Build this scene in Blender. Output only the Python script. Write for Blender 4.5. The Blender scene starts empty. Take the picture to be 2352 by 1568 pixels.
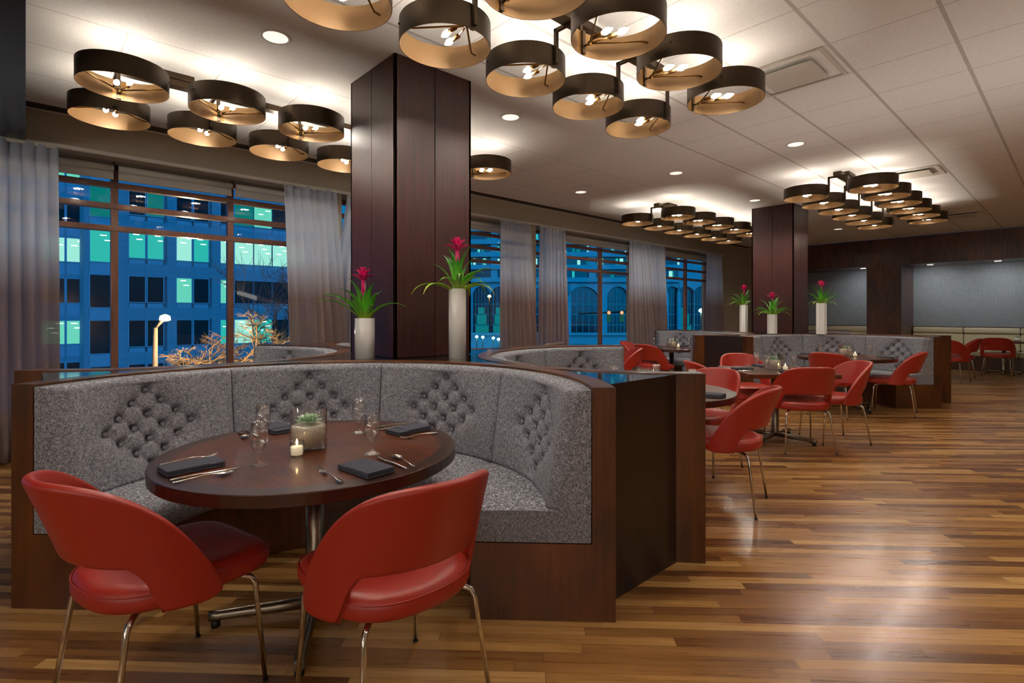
import bpy, math, random
from mathutils import Vector, Matrix
random.seed(7)
S = bpy.context.scene
COL = S.collection
PI = math.pi
R = math.radians
# ---------------------------------------------------------------- camera
cam_d = bpy.data.cameras.new('camera')
cam = bpy.data.objects.new('camera', cam_d); COL.objects.link(cam)
cam_d.sensor_width = 36.0; cam_d.sensor_fit = 'HORIZONTAL'
cam_d.lens = 1212.0 / 2352 * 36
cam_d.shift_y = -(784 - 722.65) / 2352
cam_d.clip_end = 500
cam.location = (0, 0, 1.31)
TH = 0.8262
cam.rotation_euler = (PI / 2, 0, TH)
S.camera = cam
# ---------------------------------------------------------------- view, world
S.view_settings.view_transform = 'Standard'
S.view_settings.look = 'None'
S.view_settings.exposure = 0.38
S.view_settings.gamma = 1.0
S.view_settings.use_curve_mapping = False
W = bpy.data.worlds.new('dusk'); S.world = W; W.use_nodes = True
W.node_tree.nodes['Background'].inputs[0].default_value = (0.0, 0.15, 0.36, 1)
W.node_tree.nodes['Background'].inputs[1].default_value = 0.8
def lamp(name, kind, loc, rot, energy, color, **k):
    ld = bpy.data.lights.new(name, kind); ld.energy = energy; ld.color = color
    for a, v in k.items(): setattr(ld, a, v)
    lo = bpy.data.objects.new(name, ld); COL.objects.link(lo); lo.location = loc; lo.rotation_euler = rot; return lo
# dusk sky glow falling on the buildings across the street
lamp('dusk_glow', 'SUN', (0,0,30), Vector((-.80,.50,-.33)).to_track_quat('-Z','Y').to_euler(), 1.05, (.0,.40,1.0), angle=R(40))
# added soft fill area light with no seen source, several metres behind the camera
lamp('rear_fill_light', 'AREA', (1.5,-4.6,2.0), Vector((0,.5,.86)).to_track_quat('-Z','Y').to_euler(), 175, (1,.95,.88), shape='RECTANGLE', size=9, size_y=1.6)
lamp('ceiling_fill_light', 'AREA', (6.5,5.5,2.1), Vector((-.12,0,1)).to_track_quat('-Z','Y').to_euler(), 75, (1,.95,.88), shape='RECTANGLE', size=.5, size_y=19)  # added unseen fill along the right side, aimed up to brighten the ceiling
BULB_W = 5.8       # one ring's pair of candle bulbs
DOWN_W = 64.0      # one recessed downlight
CEIL = 3.1825
RB = 2.85          # lower rim of the ring shades

# ---------------------------------------------------------------- mesh helper
class MB:
    def __init__(s): s.v = []; s.f = []; s.m = []; s.sm = []
    def add(s, vs, fs, mi=0, smooth=False):
        n = len(s.v); s.v += [tuple(v) for v in vs]
        for f in fs: s.f.append([i + n for i in f]); s.m.append(mi); s.sm.append(smooth)
        return s
    def box(s, a, b, mi=0, M=None):
        x0, y0, z0 = a; x1, y1, z1 = b
        vs = [Vector(p) for p in ((x0,y0,z0),(x1,y0,z0),(x1,y1,z0),(x0,y1,z0),(x0,y0,z1),(x1,y0,z1),(x1,y1,z1),(x0,y1,z1))]
        if M: vs = [M @ v for v in vs]
        return s.add(vs, [(0,3,2,1),(4,5,6,7),(0,1,5,4),(1,2,6,5),(2,3,7,6),(3,0,4,7)], mi)
    def prism(s, poly, z0, z1, mi=0):
        n = len(poly)
        vs = [(x, y, z0) for x, y in poly] + [(x, y, z1) for x, y in poly]
        fs = [list(range(n))[::-1], list(range(n, 2*n))] + [(i, (i+1) % n, n+(i+1) % n, n+i) for i in range(n)]
        return s.add(vs, fs, mi)
    def lathe(s, prof, n=32, mi=0, M=None, smooth=True, cap=True):
        vs = []
        for r, z in prof:
            for i in range(n):
                a = 2*PI*i/n; v = Vector((r*math.cos(a), r*math.sin(a), z)); vs.append(M @ v if M else v)
        fs = []
        for j in range(len(prof)-1):
            for i in range(n):
                k = (i+1) % n; fs.append((j*n+i, j*n+k, (j+1)*n+k, (j+1)*n+i))
        s.add(vs, fs, mi, smooth)
        if cap:
            b = len(s.v) - len(vs)
            if prof[0][0] > 1e-5: s.f.append([b+i for i in range(n)][::-1]); s.m.append(mi); s.sm.append(False)
            if prof[-1][0] > 1e-5: s.f.append([b+(len(prof)-1)*n+i for i in range(n)]); s.m.append(mi); s.sm.append(False)
        return s
    def tube(s, pts, r, n=10, mi=0, r2=None):
        pts = [Vector(p) for p in pts]; L = len(pts); vs = []
        up = Vector((0, 0, 1)); prev = None
        for i, p in enumerate(pts):
            t = (pts[min(i+1, L-1)] - pts[max(i-1, 0)]).normalized()
            if prev is None:
                a = t.cross(up)
                if a.length < 1e-3: a = t.cross(Vector((1, 0, 0)))
            else: a = prev - t * prev.dot(t)
            a.normalize(); prev = a; b = t.cross(a)
            rr = r if r2 is None else r + (r2 - r) * i / (L-1)
            for k in range(n):
                an = 2*PI*k/n; vs.append(p + (a*math.cos(an) + b*math.sin(an))*rr)
        fs = []
        for i in range(L-1):
            for k in range(n):
                q = (k+1) % n; fs.append((i*n+k, i*n+q, (i+1)*n+q, (i+1)*n+k))
        s.add(vs, fs, mi, True)
        b0 = len(s.v) - len(vs)
        s.f.append([b0+k for k in range(n)][::-1]); s.m.append(mi); s.sm.append(False)
        s.f.append([b0+(L-1)*n+k for k in range(n)]); s.m.append(mi); s.sm.append(False)
        return s
    def grid(s, rows, mi=0, smooth=True, closed=False, flip=False):
        h = len(rows); w = len(rows[0]); vs = [p for r in rows for p in r]; fs = []
        for j in range(h-1):
            for i in range(w if closed else w-1):
                k = (i+1) % w; q = (j*w+i, j*w+k, (j+1)*w+k, (j+1)*w+i)
                fs.append(q[::-1] if flip else q)
        return s.add(vs, fs, mi, smooth)
    def mesh(s, name, mats):
        me = bpy.data.meshes.new(name); me.from_pydata(s.v, [], s.f)
        for m in (mats if isinstance(mats, (list, tuple)) else [mats]): me.materials.append(m)
        me.polygons.foreach_set('material_index', s.m); me.polygons.foreach_set('use_smooth', s.sm)
        me.update(); return me

def link(name, me, parent=None, loc=(0,0,0), rz=0.0, bevel=0, sub=0, solid=0):
    o = bpy.data.objects.new(name, me); COL.objects.link(o); o.location = loc; o.rotation_euler = (0, 0, rz)
    if parent: o.parent = parent
    if solid:
        m = o.modifiers.new('s', 'SOLIDIFY'); m.thickness = solid; m.offset = 0
    if bevel:
        m = o.modifiers.new('b', 'BEVEL'); m.width = bevel; m.segments = 2; m.limit_method = 'ANGLE'; m.angle_limit = R(40)
    if sub:
        m = o.modifiers.new('u', 'SUBSURF'); m.levels = sub; m.render_levels = sub
    return o
def obj(name, mb, mats, parent=None, **k): return link(name, mb.mesh(name, mats), parent, **k)
def tag(o, label=None, cat=None, group=None, kind=None):
    for k, v in (('label', label), ('category', cat), ('group', group), ('kind', kind)):
        if v: o[k] = v
    return o
def thing(name, label, cat, loc=(0,0,0), rz=0.0, group=None):
    o = bpy.data.objects.new(name, None); COL.objects.link(o); o.location = loc; o.rotation_euler = (0, 0, rz)
    o.empty_display_size = .1
    return tag(o, label, cat, group)
def kids(o): return [c for c in bpy.data.objects if c.parent is o]
def dup(src, loc, rz, label, group=None):
    def cp(o, par):
        c = o.copy(); COL.objects.link(c); c.parent = par
        for ch in TREE.get(o.name, ()): cp(ch, c)
        return c
    c = cp(src, None); c.location = loc; c.rotation_euler = (0, 0, rz); c['label'] = label
    if group: c['group'] = group
    elif 'group' in c: del c['group']
    return c
TREE = {}
def remember(root):
    def rec(o):
        k = kids(o)
        if k: TREE[o.name] = k
        for c in k: rec(c)
    rec(root); return root

# ---------------------------------------------------------------- materials
def srgb(r, g, b):
    return tuple(((c/255) / 12.92 if c/255 <= .04045 else ((c/255 + .055)/1.055)**2.4) for c in (r, g, b)) + (1,)
def mat(name, col, rough=.5, metal=0, coat=0, emit=None, es=0, spec=None, coat_r=.08):
    m = bpy.data.materials.new(name); m.use_nodes = True; b = m.node_tree.nodes['Principled BSDF']
    b.inputs['Base Color'].default_value = col if len(col) == 4 else tuple(col) + (1,)
    b.inputs['Roughness'].default_value = rough; b.inputs['Metallic'].default_value = metal
    b.inputs['Coat Weight'].default_value = coat; b.inputs['Coat Roughness'].default_value = coat_r
    if spec is not None: b.inputs['Specular IOR Level'].default_value = spec
    if emit: b.inputs['Emission Color'].default_value = emit if len(emit) == 4 else tuple(emit) + (1,); b.inputs['Emission Strength'].default_value = es
    return m
class NT:
    def __init__(s, m): s.t = m.node_tree; s.b = s.t.nodes['Principled BSDF']
    def n(s, ty, **k):
        x = s.t.nodes.new(ty)
        for a, v in k.items(): setattr(x, a, v)
        return x
    def l(s, a, b): s.t.links.new(a, b)
    def coord(s, scale=(1,1,1), rot=(0,0,0), loc=(0,0,0), kind='Object'):
        c = s.n('ShaderNodeTexCoord'); m = s.n('ShaderNodeMapping')
        m.inputs['Scale'].default_value = scale; m.inputs['Rotation'].default_value = rot; m.inputs['Location'].default_value = loc
        s.l(c.outputs[kind], m.inputs[0]); return m.outputs[0]
    def noise(s, vec, scale=1, detail=3, rough=.5):
        x = s.n('ShaderNodeTexNoise'); x.inputs['Scale'].default_value = scale; x.inputs['Detail'].default_value = detail
        x.inputs['Roughness'].default_value = rough; s.l(vec, x.inputs['Vector']); return x.outputs['Fac']
    def ramp(s, fac, stops):
        x = s.n('ShaderNodeValToRGB'); e = x.color_ramp.elements
        while len(e) < len(stops): e.new(.5)
        for i, (p, c) in enumerate(stops): e[i].position = p; e[i].color = c if len(c) == 4 else tuple(c) + (1,)
        s.l(fac, x.inputs[0]); return x.outputs[0]
    def math(s, op, a, b=None, c=None):
        x = s.n('ShaderNodeMath', operation=op)
        for i, v in enumerate((a, b, c)):
            if v is None: continue
            if isinstance(v, (int, float)): x.inputs[i].default_value = v
            else: s.l(v, x.inputs[i])
        return x.outputs[0]
    def mix(s, fac, a, b, mode='MIX'):
        x = s.n('ShaderNodeMix', data_type='RGBA', blend_type=mode)
        for i, v in ((0, fac), (6, a), (7, b)):
            if isinstance(v, (int, float)): x.inputs[i].default_value = v
            elif isinstance(v, tuple): x.inputs[i].default_value = v
            else: s.l(v, x.inputs[i])
        return x.outputs[2]
    def base(s, c): s.l(c, s.b.inputs['Base Color'])
    def bump(s, h, strength=.3, dist=.01):
        x = s.n('ShaderNodeBump'); x.inputs['Strength'].default_value = strength; x.inputs['Distance'].default_value = dist
        s.l(h, x.inputs['Height']); s.l(x.outputs[0], s.b.inputs['Normal'])

def wood(name, dark, light, scale=(14, 14, 1.2), rough=.35, coat=.5, blotch=3.0, axis_rot=(0,0,0), gr=.6):
    m = mat(name, dark, rough, coat=coat, coat_r=.12); t = NT(m)
    g = t.noise(t.coord(scale, axis_rot), 3.0, 6, .65); bl = t.noise(t.coord((1,1,.5)), blotch, 3)
    f = t.math('ADD', t.math('MULTIPLY', g, gr), t.math('MULTIPLY', bl, 1-gr))
    t.base(t.ramp(f, [(.33, dark), (.68, light)])); t.bump(g, .06, .002); return m
M = {}
M['frame'] = wood('stained_walnut', srgb(30,14,6), srgb(112,60,20), rough=.38, coat=.3, gr=.3)
M['column'] = wood('mahogany_veneer', srgb(34,10,8), srgb(76,27,18), scale=(20,20,.7), rough=.45, coat=.12, blotch=2)
M['column'].node_tree.nodes['Principled BSDF'].inputs['Coat Weight'].default_value = .15; M['column'].node_tree.nodes['Principled BSDF'].inputs['Coat Roughness'].default_value = .3
M['darkpanel'] = wood('dark_panel', srgb(20,9,7), srgb(40,20,14), rough=.4, coat=.2)
M['ledge'] = mat('black_ledge', srgb(16,16,14), .12, coat=.6, coat_r=.05)
M['soffitwood'] = wood('soffit_wood', srgb(36,15,8), srgb(100,52,24), scale=(8,8,1), rough=.4, coat=.3)
M['tabletop'] = wood('table_wood', srgb(54,23,10), srgb(110,56,26), scale=(3,22,3), rough=.35, coat=.35, blotch=4, axis_rot=(0,0,.8))
M['tabletop'].node_tree.nodes['Principled BSDF'].inputs['Specular IOR Level'].default_value = .3
M['tabletop'].node_tree.nodes['Principled BSDF'].inputs['Coat Roughness'].default_value = .04
M['tableedge'] = wood('table_edge_wood', srgb(36,15,9), srgb(66,30,18), scale=(3,3,30), rough=.32, coat=.35)
M['steel'] = mat('brushed_steel', srgb(150,140,125), .3, 1)
M['chrome'] = mat('chrome', srgb(215,210,200), .09, 1)
M['rubber'] = mat('black_rubber', srgb(15,15,16), .5)
M['wall'] = mat('taupe_wall', srgb(168,158,139), .85)
M['bronze'] = mat('dark_bronze', srgb(70,56,40), .36, .7)
M['gold'] = mat('gold_lining', srgb(122,92,56), .42, .35)
M['brass'] = mat('aged_brass', srgb(140,104,58), .3, .9)
M['bulb'] = mat('lit_bulb', (1,1,1), .3, emit=(1,.86,.66), es=18)
M['lens'] = mat('downlight_lens', srgb(230,225,215), .4, emit=(1,.92,.8), es=.75)
M['white'] = mat('white_paint', srgb(205,202,195), .5)
M['vent'] = mat('vent_white', srgb(190,184,172), .6)
M['shade'] = mat('roller_shade', srgb(196,194,186), .7)
M['mullion'] = wood('mullion_wood', srgb(86,50,34), srgb(130,82,58), rough=.6)
M['blacksoffit'] = mat('black_gloss_soffit', srgb(10,9,9), .25, spec=.25)
M['ceramic'] = mat('white_ceramic', srgb(244,244,240), .18, coat=.5)
M['napkin'] = mat('charcoal_napkin', srgb(72,74,86), .95, spec=.15)
M['silver'] = mat('silverware', srgb(215,212,205), .14, 1)
M['wax'] = mat('candle_wax', srgb(245,238,220), .5, emit=(1,.8,.5), es=.35)
M['flame'] = mat('candle_flame', (1,.8,.4), .5, emit=(1,.68,.28), es=14)
M['succ'] = mat('succulent_green', srgb(150,190,150), .5)
M['beige'] = mat('beige_vinyl', srgb(196,184,150), .42)
M['pole'] = mat('lamp_pole_paint', srgb(74,64,54), .7)
M['asphalt'] = mat('asphalt', srgb(60,64,70), .7)
M['branch'] = mat('bare_branch', srgb(150,122,80), .8)
M['red'] = mat('red_leather', srgb(160,38,22), .42, coat=.15, coat_r=.3)
t = NT(M['red']); t.bump(t.noise(t.coord(), 260, 3), .12, .001)
t = NT(M['napkin']); t.bump(t.noise(t.coord((1,1,1)), 900, 2), .2, .001)
# tweed
def tweed():
    m = mat('grey_tweed', srgb(110,108,112), .92, spec=.2); t = NT(m)
    a = t.noise(t.coord((95,95,1000)), 1, 2, .7); b = t.noise(t.coord((1000,1000,95)), 1, 2, .7); c = t.noise(t.coord(), 60, 2)
    f = t.math('ADD', t.math('MULTIPLY', a, .5), t.math('MULTIPLY', b, .5))
    f2 = t.math('ADD', f, t.math('MULTIPLY', t.math('SUBTRACT', c, .5), .10))
    t.base(t.ramp(f2, [(.37, srgb(42,41,48)), (.50, srgb(106,108,118)), (.62, srgb(218,219,226))]))
    t.bump(f, .35, .003); return m
M['tweed'] = tweed()
# curtain: ombre dyed sheer
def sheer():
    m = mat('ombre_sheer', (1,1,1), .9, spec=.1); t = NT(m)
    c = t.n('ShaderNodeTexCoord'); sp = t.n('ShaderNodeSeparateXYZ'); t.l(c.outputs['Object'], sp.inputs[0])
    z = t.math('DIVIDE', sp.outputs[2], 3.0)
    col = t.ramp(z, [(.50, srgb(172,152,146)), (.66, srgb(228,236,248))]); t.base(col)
    tr = t.n('ShaderNodeBsdfTranslucent'); t.l(col, tr.inputs[0]); tp = t.n('ShaderNodeBsdfTransparent')
    m1 = t.n('ShaderNodeMixShader'); m1.inputs[0].default_value = .6; t.l(t.b.outputs[0], m1.inputs[1]); t.l(tr.outputs[0], m1.inputs[2])
    m2 = t.n('ShaderNodeMixShader'); m2.inputs[0].default_value = .24; t.l(m1.outputs[0], m2.inputs[1]); t.l(tp.outputs[0], m2.inputs[2])
    t.l(m2.outputs[0], t.t.nodes['Material Output'].inputs[0]); return m
M['sheer'] = sheer()
def thin_glass(name, refl=.1, tint=(1,1,1,1), tr_=.0):
    m = bpy.data.materials.new(name); m.use_nodes = True; n = m.node_tree.nodes; L = m.node_tree.links
    n.remove(n['Principled BSDF']); g = n.new('ShaderNodeBsdfGlossy'); g.inputs['Roughness'].default_value = .02
    t_ = n.new('ShaderNodeBsdfTransparent'); t_.inputs[0].default_value = tint; lw = n.new('ShaderNodeLayerWeight'); lw.inputs[0].default_value = .5
    pw = n.new('ShaderNodeMath'); pw.operation = 'POWER'; pw.inputs[1].default_value = 5; L.new(lw.outputs['Facing'], pw.inputs[0])
    mu = n.new('ShaderNodeMath'); mu.operation = 'MULTIPLY_ADD'; mu.inputs[1].default_value = 1-refl; mu.inputs[2].default_value = refl
    mx = n.new('ShaderNodeMixShader'); L.new(pw.outputs[0], mu.inputs[0]); L.new(mu.outputs[0], mx.inputs[0]); L.new(t_.outputs[0], mx.inputs[1]); L.new(g.outputs[0], mx.inputs[2])
    L.new(mx.outputs[0], n['Material Output'].inputs[0]); return m
M['pane'] = thin_glass('window_glass', .06)
M['glass'] = thin_glass('clear_glass', .10)
# hardwood strip floor laid on the diagonal
def floor_mat():
    m = mat('strip_floor', (0.3,.15,.06), .3, coat=.35, coat_r=.16); t = NT(m)
    c = t.n('ShaderNodeTexCoord'); mp = t.n('ShaderNodeMapping'); mp.inputs['Rotation'].default_value = (0, 0, -PI/4)
    t.l(c.outputs['Object'], mp.inputs[0]); sp = t.n('ShaderNodeSeparateXYZ'); t.l(mp.outputs[0], sp.inputs[0])
    u, v = sp.outputs[0], sp.outputs[1]
    rw = t.math('DIVIDE', v, .057); row = t.math('FLOOR', rw)
    wn = t.n('ShaderNodeTexWhiteNoise', noise_dimensions='1D'); t.l(row, wn.inputs['W'])
    cu = t.math('ADD', t.math('DIVIDE', u, .95), t.math('MULTIPLY', wn.outputs['Value'], 7.3)); col = t.math('FLOOR', cu)
    cb = t.n('ShaderNodeCombineXYZ'); t.l(row, cb.inputs[0]); t.l(col, cb.inputs[1])
    w2 = t.n('ShaderNodeTexWhiteNoise', noise_dimensions='2D'); t.l(cb.outputs[0], w2.inputs['Vector'])
    # grain, offset per board
    off = t.n('ShaderNodeVectorMath', operation='MULTIPLY_ADD'); t.l(w2.outputs['Color'], off.inputs[0]); off.inputs[1].default_value = (9, 9, 9)
    sc = t.n('ShaderNodeVectorMath', operation='MULTIPLY'); t.l(mp.outputs[0], sc.inputs[0]); sc.inputs[1].default_value = (1.6, 34, 1)
    t.l(sc.outputs[0], off.inputs[2])
    g = t.noise(off.outputs[0], 1.5, 5, .6)
    off2 = t.n('ShaderNodeVectorMath', operation='MULTIPLY_ADD'); t.l(w2.outputs['Color'], off2.inputs[0]); off2.inputs[1].default_value = (5, 5, 5)
    sc2 = t.n('ShaderNodeVectorMath', operation='MULTIPLY'); t.l(mp.outputs[0], sc2.inputs[0]); sc2.inputs[1].default_value = (1.0, 9, 1); t.l(sc2.outputs[0], off2.inputs[2])
    g2 = t.noise(off2.outputs[0], 1.0, 2, .5)
    f = t.math('ADD', t.math('MULTIPLY', w2.outputs['Value'], .5), t.math('ADD', t.math('MULTIPLY', g, .35), t.math('MULTIPLY', g2, .35)))
    col_ = t.ramp(f, [(.22, srgb(64,35,14)), (.42, srgb(112,69,31)), (.58, srgb(144,99,49)), (.74, srgb(174,128,70)), (.92, srgb(202,160,100))])
    fv = t.math('FRACT', rw); fu = t.math('FRACT', cu)
    e1 = t.math('LESS_THAN', fv, .035); e2 = t.math('LESS_THAN', fu, .003)
    e = t.math('MAXIMUM', e1, e2); t.base(t.mix(t.math('MULTIPLY', e, .55), col_, srgb(45,22,10)))
    rr = t.math('MULTIPLY_ADD', g, .18, .2); t.l(rr, t.b.inputs['Roughness'])
    t.bump(t.math('SUBTRACT', t.math('MULTIPLY', g, .15), e), .12, .002); return m
M['floor'] = floor_mat()
def ceil_mat():
    m = mat('ceiling_tiles', srgb(205,196,180), .9, spec=.1); t = NT(m)
    c = t.n('ShaderNodeTexCoord'); sp = t.n('ShaderNodeSeparateXYZ'); t.l(c.outputs['Object'], sp.inputs[0]); x, y = sp.outputs[0], sp.outputs[1]
    T = .6096
    gx1 = t.math('FRACT', t.math('DIVIDE', t.math('ADD', x, 3.03 + .012), T)); gx2 = t.math('FRACT', t.math('DIVIDE', t.math('ADD', x, 4.31 + 10*T + .004), T))
    gy1 = t.math('FRACT', t.math('DIVIDE', t.math('ADD', y, 10*T - 3.472), T)); gy2 = t.math('FRACT', t.math('DIVIDE', t.math('ADD', y, 10*T - .496), T))
    E_ = t.math('GREATER_THAN', x, -3.045); Wm = t.math('MULTIPLY', t.math('LESS_THAN', x, -4.3), t.math('GREATER_THAN', x, -6.15))
    lx1 = t.math('LESS_THAN', gx1, .024/T); ly1 = t.math('LESS_THAN', gy1, .009/T)
    lx2 = t.math('LESS_THAN', gx2, .009/T); ly2 = t.math('LESS_THAN', gy2, .009/T)
    a = t.math('MULTIPLY', E_, t.math('MAXIMUM', lx1, ly1)); b = t.math('MULTIPLY', Wm, t.math('MAXIMUM', lx2, ly2))
    l = t.math('MAXIMUM', a, b); sp_ = t.noise(t.coord(), 90, 2)
    base = t.ramp(sp_, [(.3, srgb(210,208,204)), (.7, srgb(222,220,216))])
    t.base(t.mix(t.math('MULTIPLY', l, .5), base, srgb(120,110,98))); t.bump(t.math('MULTIPLY', l, -1), .5, .006); return m
M['ceil'] = ceil_mat()
def weave():
    m = mat('grey_wallcovering', srgb(120,124,126), .55); t = NT(m)
    a = t.noise(t.coord((3,3,120)), 2, 4, .7); b = t.noise(t.coord((60,60,2)), 2, 3)
    t.base(t.ramp(t.math('ADD', t.math('MULTIPLY', a, .6), t.math('MULTIPLY', b, .4)), [(.35, srgb(112,116,120)), (.65, srgb(150,154,156))])); return m
M['weave'] = weave()
def stones():
    m = mat('white_pebbles', srgb(220,210,190), .8); t = NT(m)
    v = t.n('ShaderNodeTexVoronoi'); v.inputs['Scale'].default_value = 300; t.l(t.coord(), v.inputs['Vector'])
    t.base(t.ramp(v.outputs['Distance'], [(.15, srgb(245,238,220)), (.75, srgb(200,188,164))])); t.bump(v.outputs['Distance'], .8, -.004)
    return m
M['stones'] = stones()
def leafm():
    m = mat('bromeliad_leaf', srgb(60,140,30), .3); t = NT(m)
    c = t.n('ShaderNodeTexCoord'); sp = t.n('ShaderNodeSeparateXYZ'); t.l(c.outputs['Object'], sp.inputs[0])
    t.base(t.ramp(t.math('MULTIPLY', sp.outputs[2], 4), [(.0, srgb(190,205,60)), (.35, srgb(100,175,44)), (1, srgb(56,135,38))])); return m
M['leaf'] = leafm(); M['flower'] = mat('magenta_bract', srgb(215,22,110), .4)

# ---------------------------------------------------------------- room shell
def struct(name, mb, m, **k):
    o = obj(name, mb, m, **k); o['kind'] = 'structure'; return o
struct('floor', MB().box((-6.7,-5,-.1), (7,17.2,0)), M['floor'])
struct('ceiling', MB().box((-6.7,-5,CEIL), (7,15.56,CEIL+.1)), M['ceil'])
struct('wall_right', MB().box((7,-5,0), (7.2,17.2,CEIL)), M['wall'])
struct('wall_front', MB().box((-6.7,-5.2,0), (7.2,-5,CEIL)), M['wall'])
# window wall: header band, piers, sill
WX = -6.5; HD = 2.87; SILL = .30
WIN = [(-4.9,-.9), (-.6,2.86), (3.0,6.36), (6.56,9.95), (10.05,13.4)]
w = MB(); w.box((WX-.5,-5,HD), (WX,17.2,CEIL+.1)); w.box((WX-.5,-5,-.1), (WX,17.2,SILL))
prev = -5
for a, b in WIN:
    w.box((WX-.5,prev,SILL), (WX,a,HD)); prev = b
w.box((WX-.5,prev,SILL), (WX,17.2,HD))
struct('wall_left', w, M['wall'])
struct('trim_1', MB().box((WX,-5,2.865), (WX+.035,13.6,2.90)), M['white'])
obj_slot = MB()
for k in range(3): obj_slot.box((WX+.10+.05*k,-.0,CEIL-.012), (WX+.13+.05*k,15,CEIL-.002))
tag(obj('slot_vent', obj_slot, M['bronze']), 'long dark three-slot air vent in the ceiling along the window wall', 'vent')
TRZ = [2.655, 2.435, 2.205]
def window(n, y0, y1, ym):
    g = MB(); X = WX-.36
    for a, b in [(y0,y0+.06), (y1-.06,y1)] + [(y-.032,y+.032) for y in ym]: g.box((X-.05,a,SILL), (X+.03,b,HD))
    for z in TRZ: g.box((X-.035,y0,z-.028), (X+.045,y1,z+.028))
    g.box((X-.05,y0,SILL), (X+.05,y1,SILL+.07)); g.box((X-.05,y0,HD-.06), (X+.03,y1,HD))
    f = struct('window_%d' % n, g, M['mullion'], bevel=.004)
    obj('window_glass', MB().add([(X-.01,y0,SILL),(X-.01,y1,SILL),(X-.01,y1,HD),(X-.01,y0,HD)], [(0,1,2,3)]), M['pane'], f)
    return f
window(1, *WIN[1], [.68, 1.78]); window(2, *WIN[2], [4.1, 5.25]); window(3, *WIN[3], [7.69, 8.83]); window(4, *WIN[4], [11.2, 12.3])
window(5, *WIN[0], [-2.3])
# roller shades
def shade(y0, y1, label):
    th = thing('roller_shade', label, 'blind', (WX-.2, (y0+y1)/2, 0), 0, 'roller shades rolled up at the window heads')
    L = (y1-y0)/2
    m = Matrix.Translation((0,-L,2.80)) @ Matrix.Rotation(-PI/2, 4, 'X')
    obj('roller', MB().lathe([(.035,0),(.035,2*L)], 20, M=m), M['shade'], th)
    obj('hem', MB().box((-.03,-L,2.70), (-.02,L,2.80)).box((-.034,-L,2.69), (-.016,L,2.712)), M['shade'], th, bevel=.002)
    b = MB().tube([(0,L,2.865),(0,L,2.80)], .008).box((-.02,L-.004,2.75), (.02,L+.004,2.865))
    obj('bracket', b, M['bronze'], th)
shade(-.2, .66, 'white rolled shade at head of left window, left section')
shade(.7, 1.76, 'white rolled shade at head of left window, wide middle section')
shade(1.8, 2.84, 'white rolled shade at head of left window, by the right curtain')
shade(4.3, 6.3, 'white rolled shade just right of the large column')
shade(7.0, 9.6, 'white rolled shade above the window with arched building outside')
shade(10.2, 13.2, 'white rolled shade above the farthest window')
# curtains
def curtain(t0, t1, b0, b1, label, n=None, x=WX+.10):
    n = n or max(6, int((t1-t0)/.085)); NU = n*8; rows = []
    ph = random.random()*6
    for j in range(25):
        v = j/24; z = 2.85 - v*2.83; e = min(1, v*1.3); row = []
        for i in range(NU+1):
            u = i/NU; y = (t0+(t1-t0)*u)*(1-e)+(b0+(b1-b0)*u)*e
            am = .022 + .02*v
            row.append((x + am*math.sin(u*n*2*PI+ph+.6*math.sin(v*3+u*9)) + .012*math.sin(u*n*PI*.7+ph), y + .012*math.sin(u*n*2*PI+1.3), z))
        rows.append(row)
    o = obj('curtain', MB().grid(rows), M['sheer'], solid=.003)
    tag(o, label, 'curtain', 'floor length ombre sheer curtains')
    o2 = obj('curtain_heading', MB().box((x-.012,t0,2.83), (x+.012,t1,2.862)), M['shade'], o)
    return o
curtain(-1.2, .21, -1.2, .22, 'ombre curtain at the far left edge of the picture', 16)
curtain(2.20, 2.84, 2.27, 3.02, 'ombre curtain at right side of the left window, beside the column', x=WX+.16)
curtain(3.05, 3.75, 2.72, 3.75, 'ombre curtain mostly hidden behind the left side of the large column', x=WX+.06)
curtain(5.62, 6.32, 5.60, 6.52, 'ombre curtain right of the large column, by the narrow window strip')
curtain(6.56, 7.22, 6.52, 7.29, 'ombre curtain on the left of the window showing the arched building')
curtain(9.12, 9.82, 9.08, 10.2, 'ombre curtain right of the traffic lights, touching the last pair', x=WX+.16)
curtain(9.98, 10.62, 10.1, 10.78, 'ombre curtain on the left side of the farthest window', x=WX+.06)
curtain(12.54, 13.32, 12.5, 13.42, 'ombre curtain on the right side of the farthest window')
o = obj('fire_alarm', MB().box((WX,9.97,2.10), (WX+.05,10.06,2.25)), mat('alarm_red', srgb(190,30,30), .4), bevel=.004)
tag(o, 'small red fire alarm box between the two right pairs of curtains', 'alarm')
obj('strobe', MB().box((WX+.05,9.99,2.17), (WX+.06,10.04,2.23)), M['white'], o)
# black glossy soffit upper left
o = obj('ceiling_bulkhead', MB().box((WX+.01,-5,2.86), (-2.6,.0,2.875)).box((WX+.01,-5,2.875), (-2.6,-.02,CEIL)), M['blacksoffit'])
tag(o, 'glossy black dropped bulkhead at the upper left corner of the ceiling', 'bulkhead')
# columns
def column(cx, cy, label, h=.345):
    th = thing('column', label, 'column', (cx, cy, 0))
    obj('core', MB().box((-h+.012,-h+.012,.9), (h-.012,h-.012,CEIL)), M['darkpanel'], th)
    for a in range(4):
        for s in (0, 1):
            x0 = -h + s*h + (.003 if s else 0); x1 = x0 + h - .003
            obj('panel', MB().box((x0,-h,1.0), (x1,-h+.02,CEIL-.002)), M['column'], th, rz=a*PI/2, bevel=.0015)
    return th
column(-3.68, 2.28, 'large reddish mahogany panelled column in the front, reaching the ceiling')
column(-3.64, 9.78, 'smaller looking mahogany panelled column in the distance')
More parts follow.
